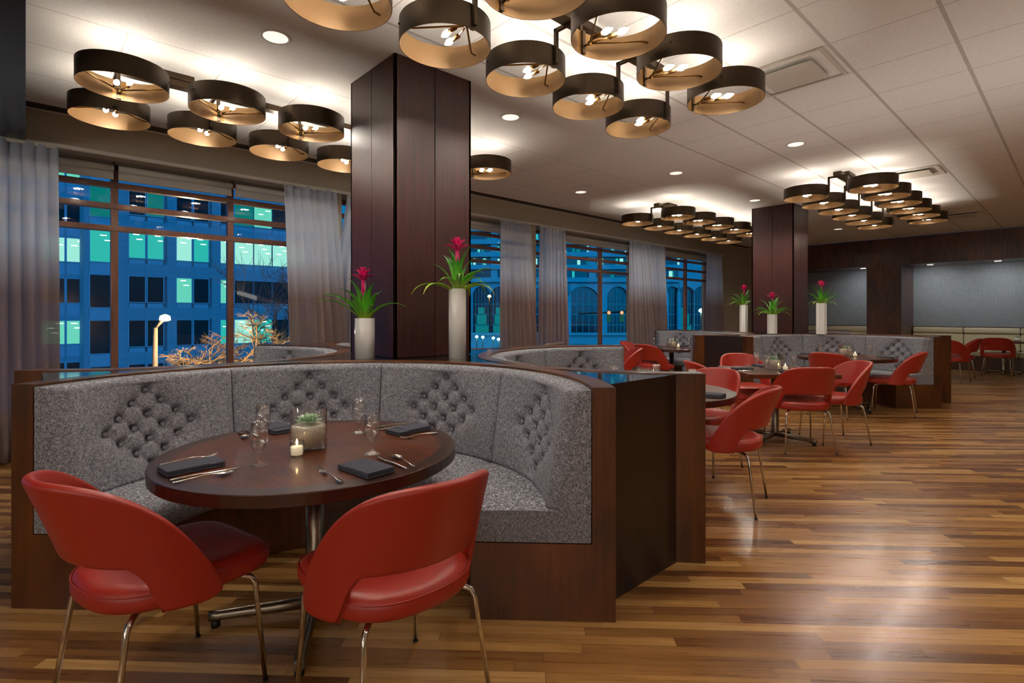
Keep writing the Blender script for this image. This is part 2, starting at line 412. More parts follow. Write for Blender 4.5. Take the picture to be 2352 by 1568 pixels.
# back wall
YS = 15.57; YB = 16.9
bw = MB()
seams = [-6.5,-5.2,-4.4,-3.97,-3.54,-2.5,-1.42,-.1,1.2,2.5,3.8,5.1,7.0]
for a, b in zip(seams, seams[1:]): bw.box((a+.004,YS,2.52), (b-.004,YS+.03,CEIL))
bw.box((-6.5,YS+.01,2.53), (7,YS+.04,CEIL)); bw.box((-6.7,YS+.03,2.53), (7.2,YB+.2,2.57)); 
struct('wall_back', bw, M['soffitwood'])
struct('trim_2', MB().box((-3.72,YS,0), (-3.005,YB,2.52)).box((-6.5,YS,0), (-6.2,YB,2.52)), M['soffitwood'])
struct('trim_3', MB().box((-6.7,YB,0), (7.2,YB+.2,2.56)), M['weave'])
for i, x in enumerate((-3.95,-2.55,-1.33,.2)):
    o = obj('recess_light', MB().box((x-.06,16.18,2.520), (x+.06,16.24,2.529)), M['lens'])
    tag(o, ['small recessed light over the left wall niche', 'small recessed light over the wide niche, left', 'small recessed light over the wide niche, right', 'small recessed light beyond the right picture edge'][i], 'light', 'recessed lights over the back wall niches')
    ld = bpy.data.lights.new('niche_spot', 'SPOT'); ld.energy = 24; ld.color = (.90,.96,1); ld.spot_size = R(150); ld.spot_blend = 1; ld.shadow_soft_size = .04
    lo = bpy.data.objects.new('niche_spot', ld); COL.objects.link(lo); lo.parent = o; lo.location = (x, 16.05, 2.5); lo.rotation_euler = (R(30), 0, 0)
# beige wall bench
def wall_bench(x0, x1, lab):
    th = thing('wall_bench', lab, 'bench', (0,0,0)); y0 = 16.3
    obj('base', MB().box((x0,y0+.03,0), (x1,YB-.01,.34)), M['soffitwood'], th)
    n = max(1, round((x1-x0)/1.02)); W_ = (x1-x0)/n
    for k in range(n):
        a = x0+k*W_+.004; b = a+W_-.008
        obj('seat_cushion', MB().box((a,y0,.34), (b,YB-.16,.47)), M['beige'], th, bevel=.03)
        obj('back_cushion', MB().box((a,YB-.16,.47), (b,YB-.02,.86)), M['beige'], th, bevel=.03)
        obj('top_cushion', MB().box((a,YB-.18,.86), (b,YB-.02,1.0)), M['beige'], th, bevel=.035)
    obj('cap_rail', MB().box((x0,YB-.12,1.0), (x1,YB-.01,1.02)), M['soffitwood'], th)
wall_bench(-6.15, -3.73, 'beige vinyl wall bench in the left niche behind the far column')
wall_bench(-2.995, 5.0, 'long beige vinyl wall bench along the back wall at right')
# ceiling vents and downlights
def ceil_vent(cx, cy, label):
    m = MB(); m.box((cx-.29,cy-.29,CEIL-.012), (cx+.29,cy+.29,CEIL-.001))
    o = obj('ceiling_vent', MB().box((cx-.30,cy-.30,CEIL-.010), (cx+.30,cy-.27,CEIL-.001)).box((cx-.30,cy+.27,CEIL-.010), (cx+.30,cy+.30,CEIL-.001)).box((cx-.30,cy-.27,CEIL-.010), (cx-.27,cy+.27,CEIL-.001)).box((cx+.27,cy-.27,CEIL-.010), (cx+.30,cy+.27,CEIL-.001)), M['vent'])
    tag(o, label, 'vent'); obj('plaque', MB().box((cx-.2,cy-.2,CEIL-.03), (cx+.2,cy+.2,CEIL-.022)).box((cx-.02,cy-.02,CEIL-.022), (cx+.02,cy+.02,CEIL-.001)), M['vent'], o, bevel=.003)
ceil_vent(-1.54, 4.39, 'square white air vent in the ceiling right of the nearest chandelier')
ceil_vent(-1.54, 12.9, 'square white air vent in the ceiling close to the back wall soffit')
ceil_vent(-1.54, 8.65, 'square white air vent just above the far right chandelier')
def downlight(x, y, label, power=1.0):
    th = thing('downlight', label, 'light', (x, y, CEIL), 0, 'round recessed ceiling downlights')
    obj('trim_ring', MB().lathe([(.078,-.001),(.088,-.006),(.098,-.006),(.102,-.001)], 32, cap=False), M['white'], th)
    obj('lens', MB().lathe([(.001,-.003),(.079,-.003)], 32, cap=False), M['lens'], th)
    ld = bpy.data.lights.new('downlight_spot', 'SPOT'); ld.energy = DOWN_W*power; ld.color = (1,.88,.74); ld.spot_size = R(125); ld.spot_blend = .85; ld.shadow_soft_size = .07
    lo = bpy.data.objects.new('downlight_spot', ld); COL.objects.link(lo); lo.parent = th; lo.location = (0,0,-.02)
for x, y, l, p in [(-3.70,1.24,'round downlight nearest the large column on its left',1), (-3.69,3.38,'round downlight just right of the large column',1),
    (-3.66,6.32,'round downlight midway between the two columns',1), (-2.15,6.22,'round downlight among tiles before the far right chandelier',1),
    (-5.21,6.23,'round downlight among tiles near the window wall',1), (-3.66,8.78,'round downlight close before the far column',1),
    (-3.65,13.06,'round downlight beyond the far column',1)]: downlight(x, y, l, p)
EXTRA = [(-.3,1.2,.2),(.6,3.2,1.2),(.6,6.0,1.2),(.6,9.0,1.2),(.6,12.0,1.2),(3.4,3.2,1),(3.4,7.5,1),(3.4,12.0,1),(-.4,-1.6,.25),(2.6,-.6,.8),(-1.9,-.35,.2)]  # unseen downlights added out of frame to raise the room's brightness
for i, (x, y, p) in enumerate(EXTRA): downlight(x, y, 'added ceiling downlight beyond the picture edge, ' + ['straight above the camera','over the near aisle','over the middle aisle','over the far aisle','at the aisle end','right of the near aisle','right of the middle aisle','right of the aisle end','behind the camera','behind and right of the camera','behind and left of the camera'][i], p)

# ---------------------------------------------------------------- ring chandeliers
RR = .262; RH = .137
ring_m = MB(); ring_m.lathe([(RR,0),(RR,RH)], 64, 0, cap=False); ring_m.lathe([(RR-.004,RH),(RR-.004,0)], 64, 1, cap=False)
ring_m.lathe([(RR,RH),(RR-.004,RH)], 64, 0, cap=False, smooth=False); ring_m.lathe([(RR-.004,0),(RR,0)], 64, 1, cap=False, smooth=False)
for a in (70, 180, 290):
    m_ = Matrix.Rotation(R(a), 4, 'Z') @ Matrix.Translation((RR,0,RH*.6)) @ Matrix.Rotation(PI/2, 4, 'Y')
    ring_m.lathe([(.006,-.002),(.006,.008),(.001,.009)], 10, 0, M=m_)
ring_me = ring_m.mesh('ring_shade', [M['bronze'], M['gold']])
arm = MB(); Q = RR-.012
arm.box((-RR+.004,-.012,.004), (-RR+.02,.012,RH+.0)); arm.box((-RR+.003,-.035,.012), (-RR+.008,.035,RH-.012), 1)
arm.box((-RR-.03,-.01,RH+.0), (-RR+.02,.01,RH+.012)) if False else None
BZ = .046; BP = [(-.085,-.033), (-.025,.033)]      # where the two bulbs screw in
arm.tube([(-RR+.01,0,BZ), (-RR+.055,0,BZ)], .006)
bm = Matrix.Translation((-RR+.06,0,BZ)); arm.lathe([(.001,-.014),(.010,-.010),(.014,0),(.010,.010),(.001,.014)], 14, 1, M=bm)
for s, (bx, by) in zip((-1, 1), BP):
    arm.tube([(-RR+.06,0,BZ), (.02,.205*s,BZ), (.03,.245*s,BZ+.002)], .0055, mi=1)
    arm.tube([(-RR+.06,0,BZ+.002), (bx-.055,by,BZ+.002)], .005, mi=1); arm.tube([(bx-.06,by,BZ+.002), (bx,by,BZ+.002)], .0125, 14, mi=1)
arm_me = arm.mesh('lamp_arm', [M['bronze'], M['brass']])
def bulb_mesh():
    m = Matrix.Rotation(PI/2, 4, 'Y')
    return MB().lathe([(.009,0),(.0165,.015),(.0185,.03),(.014,.05),(.006,.068),(.0008,.076)], 12, M=m).mesh('bulb', M['bulb'])
bulb_me = bulb_mesh()
def chandelier(xl, xr, ys, label, block_y):
    xm = (xl+xr)/2
    th = thing('ring_chandelier', label, 'chandelier', (xm, block_y, RB), 0, 'bronze ring chandeliers')
    y0, y1 = ys[0]-block_y, ys[-1]-block_y
    obj('canopy', MB().box((-.06,-.14,.285), (.06,.14,CEIL-RB)), M['bronze'], th, bevel=.003)
    obj('spine_beam', MB().box((-.045,y0-.03,.235), (.045,y1+.03,.285)), M['bronze'], th, bevel=.003)
    for side, x in ((-1, xl), (1, xr)):
        for y in ys:
            o = link('ring_shade', ring_me, th, (x-xm, y-block_y, 0), 0 if side > 0 else PI)
            link('lamp_arm', arm_me, o).scale = (1, side, 1)
            h = MB(); d = abs(x-xm)-RR
            h.box((-RR-d,-.011,.213), (-RR+.016,.011,.235)).box((-RR-.006,-.011,.0), (-RR+.016,.011,.235)) if False else h.box((-RR-d,-.011,.215), (-RR-.002,.011,.235)).box((-RR-.022,-.011,.02), (-RR-.001,.011,.235))
            obj('hanger', h, M['bronze'], o)
            for bx, by in BP: link('bulb', bulb_me, o, (bx, by*side, BZ+.002))
            ld = bpy.data.lights.new('bulb_light', 'POINT'); ld.energy = BULB_W; ld.color = (1,.90,.78); ld.shadow_soft_size = .016
            lo = bpy.data.objects.new('bulb_light', ld); COL.objects.link(lo); lo.parent = o; lo.location = (-.0175, .0, BZ+.002)
    return th
YA = [.49+.645*k for k in range(6)]; YC = [7.62+.674*k for k in range(6)]
chandelier(-2.50, -1.76, YA, 'nearest chandelier of bronze rings, crossing the top centre of the picture', YA[0]+.35)
chandelier(-5.205, -4.43, YA, 'chandelier of bronze rings at upper left before the left window', YA[0]+.35)
chandelier(-2.51, -1.76, YC, 'distant chandelier of bronze rings on the right of the far column', YC[0]+.4)
chandelier(-5.135, -4.375, YC, 'distant chandelier of bronze rings on the left, partly behind far column', YC[0]+.4)
# unseen chandelier added behind the camera for more light in the room
chandelier(1.9, 2.65, [-3.2+.645*k for k in range(4)], 'added ring chandelier outside the picture', -2.8)
# ---------------------------------------------------------------- curved banquettes
RO, RI, ZW = 1.34, 1.24, 1.0
NSEG = 4
def arc(r, a0, a1, n): return [(r*math.cos(a0+(a1-a0)*i/n), r*math.sin(a0+(a1-a0)*i/n)) for i in range(n+1)]
# local frame: opening faces -Y, booth body spans angles 0..180 deg
def sweep(prof, a0, a1, n, mb, mi=0, smooth=True, caps=True):
    rows = []
    for i in range(n+1):
        a = a0+(a1-a0)*i/n; rows.append([(r*math.cos(a), r*math.sin(a), z) for r, z in prof])
    mb.grid(rows, mi, smooth, closed=True, flip=True)
    if caps:
        k = len(prof); mb.add(rows[0], [list(range(k))], mi); mb.add(rows[-1], [list(range(k))[::-1]], mi)
    return mb
def booth_parts():
    P_ = {}
    P_['wood_shell'] = (sweep([(RI,0),(RO,0),(RO,ZW),(RI,ZW)], 0, PI, 64, MB(), smooth=False), M['frame'], dict(bevel=.004))
    P_['wood_base'] = (sweep([(.72,0),(RI,0),(RI,.33),(.72,.33)], 0, PI, 64, MB(), smooth=False), M['frame'], dict(bevel=.003))
    # seat
    sp = [(.69,.335),(.685,.36),(.685,.43),(.70,.455),(.74,.47),(.95,.475),(1.2,.47),(1.235,.46),(1.235,.335)]
    mb = MB()
    for k in range(NSEG):
        a0 = PI*k/NSEG; a1 = PI*(k+1)/NSEG; n = 22; rows = []
        for i in range(n+1):
            a = a0+(a1-a0)*i/n; ed = min(i, n-i)/n; q = 1-math.exp(-ed*26)
            if k == 0 and i < n/2 or k == NSEG-1 and i > n/2: q = max(q, .75)
            rows.append([((r*math.cos(a)), r*math.sin(a), (z-.012*(1-q) if z > .4 else z)) for r, z in sp])
        mb.grid(rows, 0, True, closed=True, flip=True); kk = len(sp)
        mb.add(rows[0], [list(range(kk))]); mb.add(rows[-1], [list(range(kk))[::-1]])
    P_['seat_cushion'] = (mb, M['tweed'], {})
    return P_
btn = []
rows_ = [(n_, .915-.063*k_) for k_, n_ in enumerate((1,2,3,4,3,2,1))]
for nb, z in rows_:
    for j in range(nb): btn.append(((j-(nb-1)/2)*.145, z))
pairs = [(a, b) for i, a in enumerate(btn) for b in btn[i+1:] if abs(abs(a[0]-b[0])-.0725) < .01 and abs(abs(a[1]-b[1])-.063) < .01]
def back_r(z):      # front surface radius against height
    v = (z-.46)/(.985-.46); v = max(0, min(1, v))
    th = .20 - .085*v
    return RI - th
def dimple(s, z, fine=True):
    d = 0
    for bx, bz in btn:
        q = ((s-bx)**2+(z-bz)**2)
        if q < .03: d += .030*math.exp(-q/.0007) + .012*math.exp(-q/.0045)
    for (ax, az), (bx, bz) in pairs:
        dx, dz = bx-ax, bz-az; L2 = dx*dx+dz*dz; t_ = max(0, min(1, ((s-ax)*dx+(z-az)*dz)/L2)); q = (s-ax-dx*t_)**2+(z-az-dz*t_)**2
        if q < .0015: d += .0075*math.exp(-q/.00008)
    return d
def back_segment(k):
    mb = MB(); a0 = PI*k/NSEG+.002; a1 = PI*(k+1)/NSEG-.002; NU, NV = 96, 76; rows = []
    am = (a0+a1)/2
    for j in range(NV+9):
        row = []
        for i in range(NU+1):
            a = a0+(a1-a0)*i/NU; s = (a-am)*1.12
            ed = min(i, NU-i)/NU*(a1-a0)*1.12
            rnd = .018*math.exp(-ed/.012)
            end = (k == 0 and i < NU/2) or (k == NSEG-1 and i > NU/2)
            if end: rnd = .055*max(0, 1-ed/.05)**2
            if j <= NV:
                z = .462 + (.955-.462)*j/NV; r = back_r(z) + rnd + (dimple(s, z) if .46 < z < .95 else 0)
                if j < 4: r += .02*(1-j/4)**2
            else:
                q = (j-NV)/8*PI/2; r0 = back_r(.955)+rnd; c_ = .032
                z = .955+c_*math.sin(q); r = r0+c_*(1-math.cos(q)) + (RI-.004-r0-c_)*max(0, (j-NV-6)/2) if j-NV > 6 else r0+c_*(1-math.cos(q))
            row.append((r*math.cos(a), r*math.sin(a), z))
        rows.append(row)
    bk = [((RI-.004)*math.cos(a0+(a1-a0)*i/NU), (RI-.004)*math.sin(a0+(a1-a0)*i/NU), .462) for i in range(NU+1)]
    rows.append(bk); rows.append(rows[0])
    mb.grid(rows, 0, True, flip=False)
    h = len(rows)-1
    e0 = [rows[j][0] for j in range(h)]; e1 = [rows[j][NU] for j in range(h)]
    mb.add(e0, [list(range(h))]); mb.add(e1, [list(range(h))[::-1]])
    return mb
bp = booth_parts()
bp_me = {k: v[0].mesh(k, v[1]) for k, v in bp.items()}
back_me = [back_segment(k).mesh('back_cushion', M['tweed']) for k in range(NSEG)]
btn_me = MB().lathe([(.0,-.004),(.011,-.003),(.012,.001),(.008,.006),(.0005,.008)], 10, cap=False).mesh('button', M['tweed'])
def booth(cx, cy, ang, label, buttons=True):
    """ang = world direction of the opening"""
    th = thing('curved_banquette', label, 'banquette', (cx, cy, 0), ang+PI/2, 'horseshoe banquettes around the columns')
    for k, me in bp_me.items(): link(k, me, th, **bp[k][2])
    for k in range(NSEG):
        o = link('back_cushion', back_me[k], th); am = PI*(k+.5)/NSEG
        if buttons:
            for bx, bz in btn:
                a = am+bx/1.12; r = back_r(bz)+.030
                b = link('button', btn_me, o, (r*math.cos(a), r*math.sin(a), bz)); b.rotation_euler = (0, -PI/2, a)
    return th
PODS = [(-3.64, 2.24), (-3.64, 9.79)]
names = {(0,1,-1):'nearest grey tweed horseshoe banquette, in the foreground', (0,1,1):'grey banquette behind the nearest one, seen over its back to the right',
 (0,-1,-1):'grey banquette beside the left window, only its curved top showing', (0,-1,1):'grey banquette behind the large column by the window curtains',
 (1,1,-1):'grey tweed banquette open towards the aisle in front of the far column', (1,1,1):'grey banquette hidden beyond the far column on the aisle side',
 (1,-1,-1):'grey banquette left of the far column, near the last windows', (1,-1,1):'grey banquette beyond the far column on the window side'}
for pi_, (px, py) in enumerate(PODS):
    for sx in (1, -1):
        for sy in (-1, 1):
            booth(px+1.34*sx, py+1.34*sy, math.atan2(sy, sx), names[(pi_, sx, sy)], buttons=(sx == 1))
# dark ledges filling between the banquettes
def ledge(px, py, label):
    th = thing('partition_ledge', label, 'ledge', (px, py, 0)); D = 2.174; h = math.sqrt(RO*RO-(D-1.34)**2); e = .003
    ae = math.atan2(h, D-1.34)      # angle at the panel plane
    pts = []
    for k in range(4):             # centre star between four circles
        cx, cy = [(1.34,1.34),(-1.34,1.34),(-1.34,-1.34),(1.34,-1.34)][k]; a0 = [-PI/2, 0, PI/2, PI][k]
        a1 = a0 - PI/2
        pts += [(cx+(RO+e)*math.cos(a0+(a1-a0)*i/20), cy+(RO+e)*math.sin(a0+(a1-a0)*i/20)) for i in range(1, 20)]
    obj('centre_block', MB().prism(pts[::-1], 0, ZW-.004), M['ledge'], th)
    for k in range(4):
        w = []
        for i in range(17):        # lower circle (1.34,-1.34): from tangent point to panel
            a = PI/2-.03+(ae-PI/2+.03)*i/16; w.append((1.34+(RO+e)*math.cos(a), -1.34+(RO+e)*math.sin(a)))
        w = w + [(x, -y) for x, y in w[::-1]]
        mb = MB(); mb.prism(w, 0, ZW-.006)
        mb.m = [1]*len(mb.m); mb.m[1] = 0
        obj('side_block', mb, [M['ledge'], M['darkpanel']], th, rz=k*PI/2)
ledge(*PODS[0], 'glossy black ledge around the large column, between the front banquettes')
ledge(*PODS[1], 'glossy black ledge around the far column, between the far banquettes')

# ---------------------------------------------------------------- chair
def chair_meshes():
    phs = [-99,-95,-90,-82,-74,-68,-64,-61,-58,-54,-48,-40,-30,-20,-10,0]; phs = phs + [-p for p in phs[-2::-1]]
    def ztop(p): return .42+.41*math.cos(min(1, (abs(p)/99)**1.85)*PI/2)
    def zbot(p):
        a = abs(p)
        if a < 50: return .565-.010*(a/50)**2
        if a < 61: u = (a-50)/11; return .555-.153*(u*u*(3-2*u))
        if a < 90: return .402-.002*(a-61)/29
        return .400+.02*((a-90)/9)
    NV = 12; rows = []
    for j in range(NV+1):
        row = []
        for p in phs:
            zb, zt = zbot(p), ztop(p); z = zb+(zt-zb)*j/NV; a = R(p); t_ = max(0, (z-.42)/.41)
            x = (.272+.010*t_)*math.sin(a); y = -.235*math.cos(a)+.02 - .135*t_**1.15*max(0, math.cos(a))**.6
            if abs(p) > 90: y = .02 + .235*1.15*math.sin(R(abs(p)-90)); x = math.copysign(.272-.004*(abs(p)-90)/9, p)
            row.append((x, y, z))
        rows.append(row)
    shell = MB().grid(rows)
    # piping around the cutout
    pip = [rows[0][i] for i in range(len(phs)) if abs(phs[i]) <= 62]
    # seat
    seat = MB(); out = []; n = 40
    for i in range(n):
        a = 2*PI*i/n; c, s_ = math.cos(a), math.sin(a)
        ex = 2.0/5.0 if s_ > 0 else 2.0/2.4
        x = math.copysign(abs(c)**ex, c)*.254; y = math.copysign(abs(s_)**(ex), s_)*(.285 if s_ > 0 else .25)
        out.append((x, y))
    L = [(.80,.402),(.93,.405),(.985,.416),(1,.438),(.985,.460),(.94,.476),(.85,.484),(.6,.480),(.3,.473),(.02,.470)]
    seat.grid([[(x*k, y*k+.01, z + (.004 if y > 0 else .0)*0) for x, y in out] for k, z in L], closed=True)
    seat.add([(x*.8, y*.8+.01, .402) for x, y in out], [list(range(n))[::-1]])
    welt = MB().tube([(x*.985, y*.985+.01, .464) for x, y in out]+[(out[0][0]*.985, out[0][1]*.985+.01, .456)], .0028, 5)
    leg_f = MB().tube([(.14,.12,.396),(.19,.17,.394),(.212,.195,.383),(.220,.206,.36),(.236,.235,.004)], .0105, 12, r2=.0085)
    leg_r = MB().tube([(.12,-.10,.396),(.17,-.15,.394),(.195,-.175,.383),(.203,-.185,.36),(.236,-.235,.004)], .0105, 12, r2=.0085)
    cap = lambda x, y: MB().lathe([(.0105,0),(.0105,.006)], 10, M=Matrix.Translation((x, y, 0)))
    return dict(welt=welt.mesh('welt', M['red']), shell=shell.mesh('backrest', M['red']), pip=MB().tube(pip, .006, 6).mesh('piping', M['red']), seat=seat.mesh('seat', M['red']),
        lf=leg_f.mesh('leg', M['chrome']), lr=leg_r.mesh('leg', M['chrome']), foot=cap(.236,.235).mesh('foot_cap', M['rubber']),
        rail=MB().tube([(-.14,.12,.394),(-.12,-.10,.394),(.12,-.10,.394),(.14,.12,.394),(-.14,.12,.394)], .008, 8).mesh('under_frame', M['chrome']))
cm = chair_meshes()
def make_chair(loc, rz, label, group):
    th = thing('dining_chair', label, 'chair', loc, rz, group)
    o = link('backrest', cm['shell'], th)
    m = o.modifiers.new('s', 'SOLIDIFY'); m.thickness = .032; m.offset = 0
    m = o.modifiers.new('u', 'SUBSURF'); m.levels = 1; m.render_levels = 2
    link('piping', cm['pip'], o)
    link('welt', cm['welt'], link('seat', cm['seat'], th, sub=1)); link('under_frame', cm['rail'], th)
    for sx in (1, -1):
        for me in (cm['lf'], cm['lr']):
            l = link('leg', me, th); l.scale = (sx, 1, 1)
            f = link('foot_cap', cm['foot'], l)
            if me is cm['lr']: f.scale = (1, -1, 1)
    return th
proto = None
def chair(x, y, fx, fy, label, group='red leather dining chairs'):
    global proto
    rz = math.atan2(fy, fx)-PI/2
    if proto is None: proto = remember(make_chair((x,y,0), rz, label, group)); return proto
    return dup(proto, (x, y, 0), rz, label, group)
TA = (-2.28, .93); TB = (-2.28, 3.58); TE = (-2.28, 8.45); TG = (-4.98, 8.45); SQ = (-2.21, 5.80); SQ2 = (-5.02, 5.80)
chair(-2.16, .346, -.247, .97, 'red chair in the left foreground, seat turned towards the round table')
chair(-1.585, .915, -1, 0.0, 'red chair in the centre foreground, its open back to the camera')
chair(-1.71, 3.61, -.97, -.247, 'red chair just right of the dark wooden panel, leaning back towards the aisle')
chair(-2.24, 4.30, -.05, -1, 'red chair behind the dark panel, facing the camera across a round table')
chair(-1.90, 5.57, -.707, .707, 'red chair on the camera side of the square table, whole back visible')
chair(-1.78, 6.22, -.707, -.707, 'red chair on the right side of the square table, seen from its side')
chair(-2.73, 6.32, .707, -.707, 'red chair on the far side of the square table, facing the camera')
chair(-2.60, 5.35, .707, .707, 'red chair on the left side of the square table, only its edge showing')
chair(-2.22, 7.80, .1, 1, 'red chair with its back to us at the far round table')
chair(-1.72, 8.51, -.99, -.14, 'red chair in profile at the far round table, facing left')
chair(-1.78, 13.35, .2, 1, 'red chair partly behind the far banquette end, showing its back')
chair(-1.75, 14.25, -1, -.15, 'red chair facing left, beside the far banquette end')
chair(-1.26, 15.30, .0, 1, 'red chair alone at right against the beige wall bench')
chair(-5.45, 8.15, 1, .25, 'red chair by the windows, leftmost of the distant group')
chair(-4.90, 7.75, .1, 1, 'red chair by the windows, middle one pushed to the round table')
chair(-4.62, 6.36, -.707, -.707, 'red chair by the windows, nearest of the distant group')

# ---------------------------------------------------------------- tables
def base_parts(th, ang, L=.42):
    obj('pole', MB().lathe([(.042,.05),(.038,.09),(.038,.69)], 28), M['steel'], th)
    obj('top_plate', MB().lathe([(.12,.678),(.12,.688)], 24), M['steel'], th)
    for k in range(4):
        a = ang+k*PI/2; c, s = math.cos(a), math.sin(a)
        o = obj('foot_arm', MB().tube([(0,0,.06),(c*.15,s*.15,.055),(c*(L-.03),s*(L-.03),.046),(c*L,s*L,.044)], .026, 14, r2=.020), M['steel'], th)
        obj('glide', MB().lathe([(.018,0),(.018,.02),(.008,.03)], 14, M=Matrix.Translation((c*(L-.025), s*(L-.025), 0))), M['rubber'], o)
def round_table(c, label, ang=R(-30), r=.61):
    th = thing('round_table', label, 'table', (c[0], c[1], 0), 0, 'dark round tables in the banquettes')
    obj('tabletop', MB().lathe([(r-.07,.729),(.001,.729)], 72, cap=False).lathe([(r-.1,.683),(r-.003,.683)], 72, 1, cap=False).lathe([(r-.003,.683),(r,.686),(r,.726),(r-.003,.729)], 72, 1, cap=False, smooth=False).lathe([(r-.003,.729),(r-.07,.729)], 72, 1, cap=False).lathe([(.001,.683),(r-.1,.683)], 72, 1, cap=False), [M['tabletop'], M['tableedge']], th)
    base_parts(th, ang)
def square_table(c, label, ang, h=.44, z=.73):
    th = thing('square_table', label, 'table', (c[0], c[1], 0), ang)
    obj('tabletop', MB().box((-h,-h,.688), (h,h,z)), M['tabletop'], th, bevel=.004)
    base_parts(th, PI/4 if h > .4 else 0, .40 if h > .4 else .28)
round_table(TA, 'large round dark wood table in the foreground banquette')
round_table(TB, 'round dark table cut off by the wooden panel end, behind the front banquette')
round_table(TE, 'round dark table in the far aisle-side banquette')
round_table(TG, 'round dark table on a steel pole near the windows')
square_table(SQ, 'square dark table with four red chairs between the banquette groups', PI/4)
square_table(SQ2, 'square dark table near the windows, hidden behind the banquette back', PI/4)
square_table((-1.22,16.0), 'small dark table in front of the beige wall bench, at right', 0, .36)
square_table((-2.35,14.0), 'small dark table behind the far banquette end', 0, .36)

# ---------------------------------------------------------------- tableware
def goblet_me():
    pr = [(.0,0.0),(.034,.0),(.035,.003),(.020,.008),(.008,.014),(.0065,.028),(.010,.036),(.0075,.044),(.011,.052),(.024,.064),(.032,.082),(.0325,.11),(.030,.168)]
    inn = [(.0288,.168),(.0312,.11),(.0305,.083),(.022,.067),(.004,.058)]
    return MB().lathe(pr+inn, 28, cap=False).mesh('water_glass', M['gobletglass'])
M['gobletglass'] = thin_glass('goblet_glass', .17)
gob_me = goblet_me()
def blade(pts, w, z0=.731, th=.003):
    """flat piece along y with half widths; arched heights"""
    mb = MB(); L = []
    for (y, hw, z) in pts: L.append([(-hw,y,z),(0,y,z+th),(hw,y,z),(0,y,z-th*.3)])
    mb.grid(L, closed=True); mb.add(L[0], [(0,1,2,3)]); mb.add(L[-1], [(3,2,1,0)]); return mb
def fork_me():
    mb = blade([(-.10,.009,.003),(-.085,.011,.003),(-.05,.006,.006),(0,.0035,.010),(.03,.004,.009),(.045,.011,.006),(.06,.0125,.004)], 1)
    for k in range(4):
        x = (k-1.5)*.0066; mb.tube([(x,.058,.004),(x,.08,.006),(x*.9,.10,.012)], .0018, 6)
    return mb.mesh('fork', M['silver'])
def knife_me(): return blade([(-.11,.009,.003),(-.10,.010,.004),(-.06,.0075,.005),(-.01,.006,.005),(0,.009,.004),(.06,.010,.003),(.10,.007,.003),(.115,.001,.003)], 1).mesh('knife', M['silver'])
def spoon_me():
    mb = blade([(-.10,.009,.003),(-.085,.010,.003),(-.05,.006,.006),(0,.0035,.010),(.03,.004,.008)], 1)
    rows = []
    for j in range(7):
        v = j/6; row = []
        for i in range(9):
            u = i/8*2-1; y = .028+.062*v; w_ = .019*math.sin(PI*min(.97, max(.06, v*.92+.04)))**.6
            row.append((u*w_, y, .009-.006*(1-u*u)*math.sin(PI*v)))
        rows.append(row)
    mb.grid(rows); return mb.mesh('spoon', M['silver'])
fk, kn, sn = fork_me(), knife_me(), spoon_me()
def napkin_me():
    mb = MB(); W2, D2 = .098, .058
    for k, (z0, z1, dx) in enumerate([(.0,.006,0),(.0065,.012,.002),(.0125,.018,.0)]):
        mb.box((-W2+dx,-D2+dx,z0), (W2-dx,D2-dx*.5,z1))
    mb.box((-W2,-D2,.018), (W2*.45,D2*.98,.021))
    return mb.mesh('napkin', M['napkin'])
nap_me = napkin_me()
def place(c, a, where, tname, full=True, r=.47, G=True):
    """a = direction from table centre to the diner"""
    z = .731; dx, dy = math.cos(a), math.sin(a)
    def L(x, y): # local: y towards centre, x to the diner's right
        return (c[0]+dx*(r-y)-dy*x*1.0, c[1]+dy*(r-y)+dx*x*1.0, z)
    rz = a+PI/2
    o = link('napkin', nap_me, None, L(0,0), rz+.12+PI/2, bevel=.002); tag(o, 'dark folded napkin %s of %s' % (where, tname), 'napkin', 'folded napkins')
    if full:
        o = link('fork', fk, None, L(-.13,.02), rz); tag(o, 'silver fork %s of %s' % (where, tname), 'fork', 'forks')
        o = link('knife', kn, None, L(.12,.02), rz); tag(o, 'silver knife %s of %s' % (where, tname), 'knife', 'knives')
        o = link('spoon', sn, None, L(.165,.01), rz-.08); tag(o, 'silver spoon %s of %s' % (where, tname), 'spoon', 'spoons')
    if G:
        o = link('water_glass', gob_me, None, L(.13,.20)); tag(o, 'footed water glass %s of %s' % (where, tname), 'glass', 'footed water glasses')
def succulent(parent, z, s=1):
    mb = MB(); k_ = 0
    for ring, (n, ln, el) in enumerate([(9,.052,.25),(8,.044,.6),(6,.032,.95),(4,.02,1.25)]):
        for i in range(n):
            a = 2*PI*(i+.5*ring)/n; rows = []
            for j in range(6):
                v = j/5; w_ = .014*s*math.sin(PI*(v*.82+.12))*(1.1 if ring < 2 else .8); d = ln*s*v
                cx, cz = d*math.cos(el*(1-.3*v)), z+.004+d*math.sin(el)+.003*ring*s
                row = [(cx*math.cos(a)-u*w_*math.sin(a), cx*math.sin(a)+u*w_*math.cos(a), cz+abs(u)*.003) for u in (-1,-.4,.4,1)]
                rows.append(row)
            mb.grid(rows)
    obj('succulent', mb, M['succ'], parent, solid=.002)
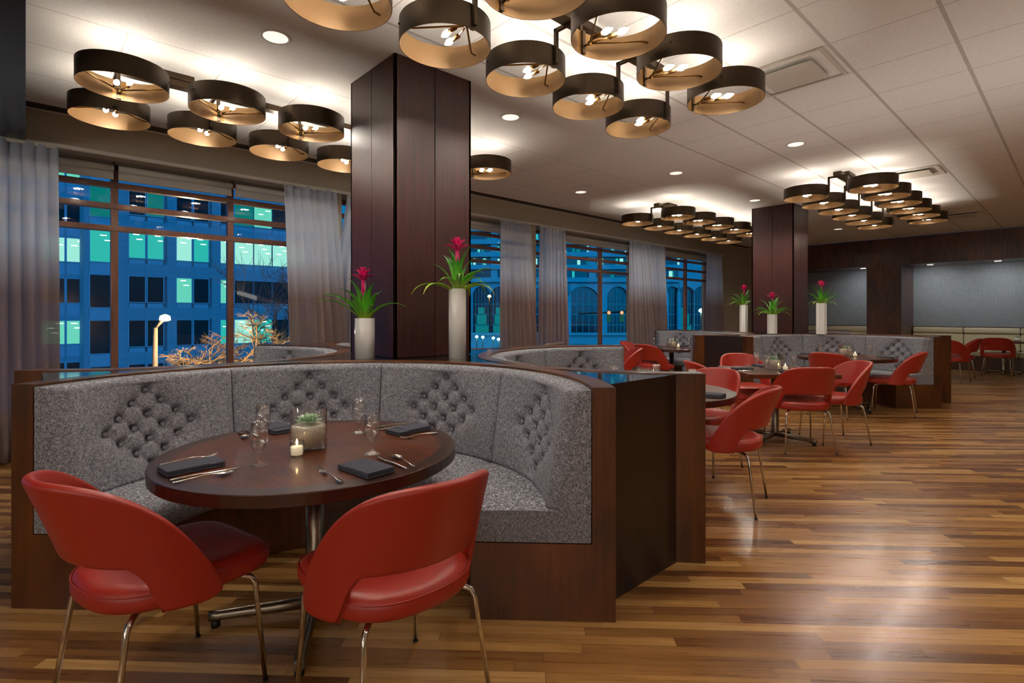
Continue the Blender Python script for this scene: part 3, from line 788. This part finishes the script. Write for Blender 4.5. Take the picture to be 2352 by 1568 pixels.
def terrarium(c, tname, sq=False, scale=1):
    th = thing('succulent_terrarium', 'glass cylinder of pebbles with a succulent on %s' % tname, 'planter', (c[0], c[1], .731), 0, 'succulent terrariums')
    r, h = .077, .168
    if not sq: obj('glass_vase', MB().lathe([(.0,.0),(r,.0),(r,h),(r-.003,h),(r-.003,.012),(.0,.012)], 40, cap=False), M['glass'], th)
    else: obj('glass_vase', MB().box((-r,-r,0), (r,-r+.003,h)).box((-r,r-.003,0), (r,r,h)).box((-r,-r,0), (-r+.003,r,h)).box((r-.003,-r,0), (r,r,h)), M['glass'], th)
    ri = r-.004
    rows = [[(.0001,.013)]]; pr = [(.0,.013),(ri,.013),(ri,.094),(ri-.01,.101),(ri-.035,.098),(.0,.103)]
    obj('pebbles', MB().lathe(pr, 40, cap=False), M['stones'], th)['kind'] = 'stuff'
    succulent(th, .100, 1.15)
def candle(c, tname, light=False):
    th = thing('votive_candle', 'lit votive candle in a small glass on %s' % tname, 'candle', (c[0], c[1], .731), 0, 'lit votive candles')
    obj('glass_cup', MB().lathe([(.0,.0),(.026,.0),(.030,.062),(.028,.062),(.0245,.006),(.0,.006)], 24, cap=False), M['gobletglass'], th)
    obj('wax', MB().lathe([(.0,.007),(.0238,.007),(.026,.040),(.0,.040)], 24, cap=False), M['wax'], th)
    obj('flame', MB().lathe([(.0,.043),(.004,.050),(.0045,.056),(.0025,.064),(.0,.072)], 10, cap=False), M['flame'], th)
def setting4(c, tname, angs, words_, full=True, G=(1,1,1,1), r=.47):
    for a, w_, g in zip(angs, words_, G): place(c, a, w_, tname, full, G=g, r=r)
AX = [-PI/2, 0, PI/2, PI]
WD = ['on the left side', 'on the near right side', 'on the far right side', 'on the far left side']
setting4(TA, 'the foreground round table', AX, WD)
setting4(TB, 'the round table behind the dark panel', AX, WD, full=False)
setting4(TE, 'the far aisle-side round table', AX, WD)
setting4(TG, 'the round table near the windows', AX, WD, full=False)
AD = [-PI/4, PI/4, 3*PI/4, -3*PI/4]
setting4(SQ, 'the square table', AD, ['on the near side', 'on the right side', 'on the far side', 'on the left side'], r=.34)
terrarium((-2.30,.91), 'the foreground round table'); candle((-2.19,.818), 'the foreground round table')
terrarium((TE[0]+.02,TE[1]), 'the far aisle-side round table', True); candle((TE[0]+.13,TE[1]-.02), 'the far aisle-side round table')
terrarium((SQ[0]-.02,SQ[1]), 'the square table', True); candle((SQ[0]+.09,SQ[1]+.04), 'the square table')
terrarium((TB[0]-.02,TB[1]-.02), 'the round table behind the dark panel')
terrarium((TG[0],TG[1]), 'the round table near the windows'); candle((TG[0]+.12,TG[1]+.02), 'the round table near the windows')
place((-1.22,16.0), -PI/2, 'in front', 'the small table at the wall bench', False, r=.2, G=False)
pt = thing('potted_succulent', 'succulent in a small white pot on the table at the wall bench', 'plant', (-1.0,16.05,.731))
obj('pot', MB().lathe([(.0,0),(.05,0),(.055,.07),(.05,.07),(.048,.06),(.0,.06)], 20, cap=False), M['ceramic'], pt); succulent(pt, .062, 1.1)

# ---------------------------------------------------------------- vases with bromeliads
def bromeliad(x, y, h, r, sides, seed, label, lean=0, spread=1.0, wall=(0, 9)):
    rnd = random.Random(seed)
    v = obj('tall_vase', MB().lathe([(.0,0),(r,0),(r*1.0,h-.004),(r-.004,h),(r-.009,h-.004),(r-.009,h-.03),(.0,h-.03)], sides, cap=False, smooth=sides > 12), M['ceramic'], loc=(x, y, .997), rz=.3)
    tag(v, label + ' vase', 'vase')
    th = thing('bromeliad', 'red-flowered bromeliad in the ' + label + ' vase', 'plant', (x, y, .997+h-.03))
    for i in range(22):
        a = 2*PI*i*.382+rnd.uniform(-.3,.3); L = rnd.uniform(.25,.38)*spread; el = rnd.uniform(.15,.95) if i > 5 else rnd.uniform(1.0,1.35); rows = []
        cw = math.cos(a-R(wall[0]))
        if cw > .25 and L > .8*wall[1]/cw: L = max(.13, min(L, 1.15*wall[1]/cw)); el = max(el, 1.15); tw_ = 0
        px_, pz_ = .012, .0; e = el+.25; n = 12; tw = rnd.uniform(-.3,.3)
        for j in range(n+1):
            u = j/n; w_ = .022*(math.sin(PI*min(1, u*.9+.14))**.7 if u < .96 else .12)*(1.15-.4*u)
            if j: px_ += L/n*math.cos(e); pz_ += L/n*math.sin(e); e -= (2.3/n)*(u**1.1)*(1.5-el*.6)
            aa = a+tw*u; c, s = math.cos(aa), math.sin(aa)
            rows.append([(px_*c-k*w_*s, px_*s+k*w_*c, pz_+abs(k)*w_*.45) for k in (-1,-.5,0,.5,1)])
        obj('leaf', MB().grid(rows), M['leaf'], th, solid=.0015)
    fl = MB(); cx = lean
    fl.tube([(0,0,0),(cx*.5,0,.16),(cx,0,.31)], .010, 8, r2=.014)
    for ring, (n, L, el) in enumerate([(8,.105,.25),(8,.095,.7),(7,.08,1.1),(5,.065,1.4)]):
        for i in range(n):
            a = 2*PI*(i+.5*ring)/n; rows = []; px_, pz_, e = .006, .295+.014*ring, el+.5
            for j in range(7):
                u = j/6; w_ = .015*math.sin(PI*min(1, u*.85+.15))
                if j: px_ += L/6*math.cos(e); pz_ += L/6*math.sin(e); e -= .32*u
                c, s = math.cos(a), math.sin(a)
                rows.append([(cx+px_*c-k*w_*s, px_*s+k*w_*c, pz_+abs(k)*w_*.4) for k in (-1,0,1)])
            fl.grid(rows)
    for i in range(6):
        a = i*2.4; zz = .10+.022*i; rows = []
        for j in range(5):
            u = j/4; w_ = .008*math.sin(PI*(u*.85+.15)); rr = .008+.02*u
            rows.append([(cx*.6+rr*math.cos(a)-k*w_*math.sin(a), rr*math.sin(a)+k*w_*math.cos(a), zz+.045*u) for k in (-1,0,1)])
        fl.grid(rows)
    obj('flower', fl, M['flower'], th, solid=.0015)
bromeliad(-3.50, 1.79, .29, .070, 40, 3, 'short round white', lean=-.03, wall=(95,.12))
bromeliad(-3.04, 2.27, .50, .062, 40, 5, 'tall round white', lean=.0, wall=(180,.27))
bromeliad(-4.18, 9.55, .49, .07, 6, 8, 'tall white left of the far column', lean=.01, wall=(5,.17))
bromeliad(-3.49, 9.05, .32, .075, 6, 12, 'short white in front of the far column', wall=(90,.36))
bromeliad(-2.88, 9.45, .50, .075, 6, 15, 'tall white right of the far column', wall=(180,.38))

# ---------------------------------------------------------------- outside: street, buildings, lamp, trees
M['facade'] = mat('pale_stone_facade', srgb(150,165,190), .8); t = NT(M['facade'])
c_ = t.n('ShaderNodeTexCoord'); s_ = t.n('ShaderNodeSeparateXYZ'); t.l(c_.outputs['Object'], s_.inputs[0])
jz = t.math('LESS_THAN', t.math('FRACT', t.math('DIVIDE', s_.outputs[2], .65)), .05); jy = t.math('LESS_THAN', t.math('FRACT', t.math('DIVIDE', s_.outputs[1], 1.3)), .03)
t.base(t.mix(t.math('MULTIPLY', t.math('MAXIMUM', jz, jy), .35), srgb(136,160,176), srgb(66,78,104)))
M['winframe'] = mat('office_window_frame', srgb(150,175,195), .5)
M['darkglass'] = mat('unlit_office_glass', srgb(8,30,36), .15)
def lit(n, c, s): return mat(n, (0,0,0), .3, emit=c, es=s)
M['lit1'] = lit('lit_office_teal', (.02,.42,.36), .9); M['lit2'] = lit('lit_office_green', (.10,.52,.38), 1.0); M['lit3'] = lit('lit_office_pale', (.30,.75,.62), .9); M['lit4'] = lit('lit_office_dim', (.0,.16,.14), .8)
M['strip'] = lit('office_ceiling_lamp', (.75,1,.95), 3.0)
FX = -57
bld = thing('office_building', 'blue-lit stone office building with lit offices outside the left window', 'building', (FX, 10, 0))
o = MB()
wins = []   # (y0,y1,z0,z1,mat,x)
floors = [(16.3,18.6),(12.6,15.0),(8.5,11.0) ,(6.37,8.62),(2.5,4.66),(-1.45,.78),(-5.4,-3.1)]
floors = [(18.0,20.3),(14.1,16.4),(10.2,12.6),(6.35,8.65),(2.45,4.7),(-1.5,.8),(-5.4,-3.1)]
D_, A1, A2, A3, A4 = 'darkglass', 'lit1', 'lit2', 'lit3', 'lit4'
cols = [(6.69,7.85),(8.05,9.23),(10.28,11.48),(11.68,12.9)]
pat = [(D_,D_,D_,D_),(A4,D_,D_,A4),(D_,A4,D_,D_),(A1,A1,A3,A1),(D_,D_,A2,D_),(D_,D_,D_,D_),(D_,D_,D_,D_)]
for (z0, z1), pr in zip(floors, pat):
    for (a, b), m_ in zip(cols, pr): wins.append((a, b, z0, z1, m_, FX))
cols = [(13.95,14.75),(15.2,16.9),(17.0,18.7),(18.8,20.4),(20.5,22.2)]
pat = [(D_,)*5,(D_,A4,D_,D_,D_),(D_,A4,A2,D_,D_),(A3,A3,A3,A3,A3),(A2,D_,D_,D_,D_),(A1,A3,A1,D_,A4),(D_,)*5]
for (z0, z1), pr in zip(floors, pat):
    for (a, b), m_ in zip(cols, pr): wins.append((a, b, z0, z1, m_, FX))
for (z0, z1), m_ in zip(floors, (D_,D_,A4,A1,D_,D_,D_)): wins.append((4.0,5.5,z0-.5,z1+.1,m_,FX))
fl2 = [(17.5,19.7),(13.5,15.5),(9.6,11.8),(6.1,8.2),(2.4,4.55),(-1.3,.75),(-5.3,-3.0)]
patl = [(D_,D_),(A2,A2),(D_,D_),(A3,A3),(D_,D_),(A2,A2),(D_,D_)]
for (z0, z1), pr in zip(fl2, patl):
    for (a, b), m_ in zip([(1.0,2.55),(2.72,3.86)], pr): wins.append((a, b, z0, z1, m_, -62))
o.box((FX-9,3.6,-7), (FX,6.3,26)); o.box((FX-8,6.3,-7), (FX-.3,26,26)); o.box((-70,-25,-7), (-62,3.6,26))
# window piers and spandrels on the facade proud of the wall
for y in (6.3, 9.55, 13.2): o.box((FX-.35,y,-7), (FX,y+(.35 if y < 9 else .7),26))
for (z0, z1), (n0, n1) in zip(floors, floors[1:]): o.box((FX-.35,6.3,n1+.1), (FX+.02,26,z0-.5))
obj('facade_wall', o, M['facade'], bld, loc=(-FX,-10,0))
for i, (a, b, z0, z1, m_, X) in enumerate(wins):
    f = MB().box((X-.12,a-.08,z0-.08), (X+.06,b+.08,z0)).box((X-.12,a-.08,z1), (X+.06,b+.08,z1+.08)).box((X-.12,a-.08,z0), (X+.06,a,z1)).box((X-.12,b,z0), (X+.06,b+.08,z1))
    f.box((X-.12,a,z0-1.15), (X+.015,b,z0-.14))
    fo = obj('office_window', f, M['winframe'], bld, loc=(-FX,-10,0))
    obj('pane', MB().box((X-.02,a,z0), (X+.01,b,z1)), M[m_], fo)
    if m_ in (A1, A3, A2):
        g = MB(); hh = z1-z0
        for k in range(2 if b-a < 1.3 else 3):
            zz = z1-.25-.42*k; y_ = a+(b-a)*(.25+.2*((k+i) % 3)); g.box((X+.012,y_,zz), (X+.014,min(b-.05,y_+.45),zz+.07))
        obj('ceiling_lamp', g, M['strip'], fo)
struct('ground_street', MB().box((-160,-60,-7.2), (-7.2,170,-7)), M['asphalt'])
# street lamp
sl = thing('street_lamp', 'tall street lamp with a glowing warm head outside the left window', 'lamp', (-20,3.02,-7))
obj('pole', MB().tube([(0,0,0),(0,0,7.9)], .11, 12, r2=.07).tube([(0,0,7.9),(.1,.2,8.15)], .05), M['pole'], sl)
obj('lamp_head', MB().lathe([(.04,8.1),(.16,8.14),(.14,8.27),(.04,8.32)], 20, M=Matrix.Translation((.1,.25,0))), lit('street_lamp_glow', (1,.72,.32), 6), sl)
ld = bpy.data.lights.new('street_lamp_light', 'POINT'); ld.energy = 900; ld.color = (1,.66,.34); ld.shadow_soft_size = .2
lo = bpy.data.objects.new('street_lamp_light', ld); COL.objects.link(lo); lo.parent = sl; lo.location = (.7,.8,7.9)
def tree(x, y, z0, h, seed, label, spread=1.0, tr=.5):
    rn = random.Random(seed); mb = MB()
    def br(p, d, L, r, dep):
        q = p + d*L; mid = p+d*L*.5+Vector((rn.uniform(-1,1),rn.uniform(-1,1),0))*L*.05
        mb.tube([p, mid, q], r, 5, r2=r*.6)
        if dep == 0: return
        for k in range((5 if tr > .8 and dep > 2 else 4) if dep > 1 else 5):
            nd = (d + Vector((rn.uniform(-1,1)*spread, rn.uniform(-1,1)*spread, rn.uniform(-.45,.5)))).normalized()
            br(p + d*L*rn.uniform(.45,1), nd, L*rn.uniform(.5,.72)*(.42 if dep == 5 and tr > .8 else 1), r*(.64 if tr > .8 else .60), dep-1)
    br(Vector((0,0,0)), Vector((0,0,1)), h*tr, .08, 5)
    o = obj('bare_tree', mb, M['branch'], loc=(x, y, z0)); tag(o, label, 'tree')
tree(-21.2, 5.15, -7, 7.65, 4, 'bare tree lit warm by the street lamp outside the left window', 1.6, .86)
M['branch'] = mat('shaded_branch', srgb(60,56,58), .8)  # darker branch copy: lack of lamplight on the second tree put into its colour
tree(-26, 9.5, -7, 12.5, 9, 'taller bare tree behind the lit one outside', .8)
# arched building, facing the camera side
rh = Vector((math.cos(TH), math.sin(TH), 0)); dh = Vector((-math.sin(TH), math.cos(TH), 0)); D2 = 130.0
ab = thing('arched_building', 'blue building with tall arches and lit balconies outside the middle windows', 'building', tuple(dh*D2), TH)
M['ablue'] = mat('concrete_facade', srgb(150,192,198), .8)
def PX(px): return (px-1176)/1212*D2
def PZ(y): return 1.31-(y-722.65)*D2/1212
fw = MB(); arches = [(1060,22),(1106,20),(1150,24),(1198,22),(1246,22),(1290,22),(1340,40),(1419,24),(1470,24),(1512,24),(1544,20),(1576,20),(1612,18)]
zt = PZ(648); zs = PZ(785)
# wall of arches: strips between openings + spandrels
def arch_wall(x0, x1, cx, hw, ztop, zbot):
    n = 16; pts = [(cx-hw, zbot)]
    zc = min(ztop-1.0-hw, ztop-1)
    arcp = [(cx-hw*math.cos(PI*i/n), zc+hw*math.sin(PI*i/n)) for i in range(n+1)]
    poly = [(x0,zbot),(cx-hw,zbot)] + arcp + [(cx+hw,zbot),(x1,zbot),(x1,ztop),(x0,ztop)]
    k = len(poly); vs = [(x, 0, z) for x, z in poly] + [(x, 1.2, z) for x, z in poly]
    fw.add(vs, [list(range(k)), list(range(k, 2*k))[::-1]] + [(i, (i+1) % k, k+(i+1) % k, k+i) for i in range(k)])
    return zc
edges = [PX(1035)] + [PX((a[0]+a[1]+b[0]-b[1])/2) for a, b in zip(arches, arches[1:])] + [PX(1640)]
for (c, hw), x0, x1 in zip(arches, edges, edges[1:]): arch_wall(x0, x1, PX(c), hw*D2/1212, zt, zs)
fw.box((PX(1035),0,zs-14), (PX(1640),1.2,zs))
for k in range(9):
    z = zt+k*3.1; fw.box((PX(1035),-1.2,z), (PX(1560),.2,z+1.1))
for c in (1128, 1262, 1352, 1450): fw.box((PX(c),-.6,zt), (PX(c)+1.6,.6,zt+30))
obj('arcade_wall', fw, M['ablue'], ab); rn = random.Random(3)
obj('dark_glazing', MB().box((PX(1035),1.3,zs), (PX(1640),1.6,zt)).box((PX(1035),.5,zt), (PX(1560),.9,zt+30)), M['darkglass'], ab)
for k in range(8):
    for c in range(1050, 1560, 11):
        if rn.random() < .38:
            z = zt+k*3.1+1.2; x = PX(c+rn.random()*4)
            obj('lit_window', MB().box((x,.40,z), (x+rn.uniform(.5,.9),.48,z+1.6)), M[rn.choice(['lit4','lit4','lit2','lit1','lit3'])], ab)
gb = MB()
for (c, hw) in arches:
    w_ = hw*D2/1212; x0 = PX(c)
    for k in range(-2, 3): gb.box((x0+k*w_*.36-.05,1.18,zs), (x0+k*w_*.36+.05,1.28,zt-1.2-(w_*(1-math.sqrt(1-(k*.36)**2)))))
    for k in range(4): gb.box((x0-w_*.97,1.18,zs+2.6*k+1.5), (x0+w_*.97,1.28,zs+2.6*k+1.62))
obj('glazing_bars', gb, M['ablue'], ab)
for (c, hw), m_ in ((arches[8],'lit1'), (arches[3],'lit4'), (arches[1],'lit4'), (arches[11],'lit4'), (arches[2],'lit4')):
    w_ = hw*D2/1212*.9
    for r_ in range(3): obj('lit_window', MB().box((PX(c)-w_*.8+r_*.3,1.22,zs+1.7+r_*2.6), (PX(c)+w_*(.9-.3*r_),1.27,zs+4.0+r_*2.6-(.7 if r_ == 2 else 0))), M[m_ if r_ != 1 else 'lit4'], ab)
# far tower and low wall
tw = thing('dark_tower', 'dark high rise with scattered lit windows outside the farthest window', 'building', tuple(dh*170+rh*52), TH)
obj('tower_wall', MB().box((-14,0,-20), (22,10,48)), M['ablue'], tw)
for k in range(26):
    x, z = rn.uniform(-12,14), 6+2.9*rn.randint(0,9); obj('lit_window', MB().box((x,-.1,z), (x+.9,-.02,z+1.1)), M[rn.choice(['lit2','lit3','lit4'])], tw)
rw = obj('retaining_wall', MB().box((PX(1080)*.45,60,-9), (PX(1680)*.6,60.6,-1.0)).box((PX(1080)*.45,59.5,-1.0), (PX(1680)*.6,61.1,-.75)), M['ablue']); rw.rotation_euler = (0,0,TH); tag(rw, 'low blue-grey retaining wall along the street outside', 'wall')
# traffic lights and small lamps
def at(px, y, d): return rh*((px-1176)/1212*d) + dh*d + Vector((0,0,1.31-(y-722.65)*d/1212))
M['sig'] = lit('signal_red', (1,.08,.04), 6); M['yel'] = mat('signal_yellow', srgb(150,140,50), .5); M['cyl'] = lit('cyan_lamp', (.35,.9,1), 26)
p0 = at(1398, 722, 45)
ts = thing('traffic_signal', 'traffic signals with red lamps on a mast arm outside the arched window', 'traffic light', (p0.x, p0.y, -7), TH)
zz = p0.z+7
obj('mast_arm', MB().tube([(1.8,0,0),(1.8,0,zz+.3)], .12, 8).tube([(-2.6,0,zz+.05),(1.8,0,zz+.25)], .07, 8), M['bronze'], ts)
for xx in (0.0, 1.1):
    h = obj('signal_head', MB().box((xx-.16,-.12,zz-.6), (xx+.16,.12,zz+.35)), M['yel'], ts); obj('red_lamp', MB().lathe([(.001,0),(.13,0)], 14, M=Matrix.Translation((xx,-.13,zz+.15)) @ Matrix.Rotation(PI/2, 4, 'X')), M['sig'], h)
for i, (px, y) in enumerate([(1095,773),(1109,774),(1133,776),(1145,779)]):
    p = at(px, y, 55); q = thing('bollard_lamp', ('leftmost','second from the left','third from the left','rightmost')[i] + ' small cyan-white lamp in the row right of the large column', 'lamp', (p.x, p.y, -7), 0, 'cyan-white street lamps in a row')
    obj('post', MB().tube([(0,0,0),(0,0,p.z+6.9)], .05), M['bronze'], q); obj('globe', MB().lathe([(.0,p.z+6.86),(.13,p.z+6.93),(.15,p.z+7),(.13,p.z+7.07),(.0,p.z+7.14)], 14, cap=False), M['cyl'], q)
p = at(1610, 713, 60); q = thing('street_lamp', 'bright blue-white street lamp outside the farthest window', 'lamp', (p.x, p.y, -7))
obj('post', MB().tube([(0,0,0),(0,0,p.z+6.8)], .08), M['bronze'], q); obj('globe', MB().lathe([(.0,p.z+6.75),(.22,p.z+6.88),(.25,p.z+7),(.2,p.z+7.14),(.0,p.z+7.24)], 14, cap=False), M['cyl'], q)
p = at(1124, 680, 90); q = thing('street_lamp', 'warm yellow street lamp under the arches right of the large column', 'lamp', (p.x, p.y, -7))
obj('post', MB().tube([(0,0,0),(0,0,p.z+6.8)], .1), M['bronze'], q); obj('globe', MB().lathe([(.0,p.z+6.75),(.28,p.z+6.88),(.3,p.z+7),(.2,p.z+7.14),(.0,p.z+7.24)], 14, cap=False), lit('warm_lamp', (1,.65,.2), 20), q)
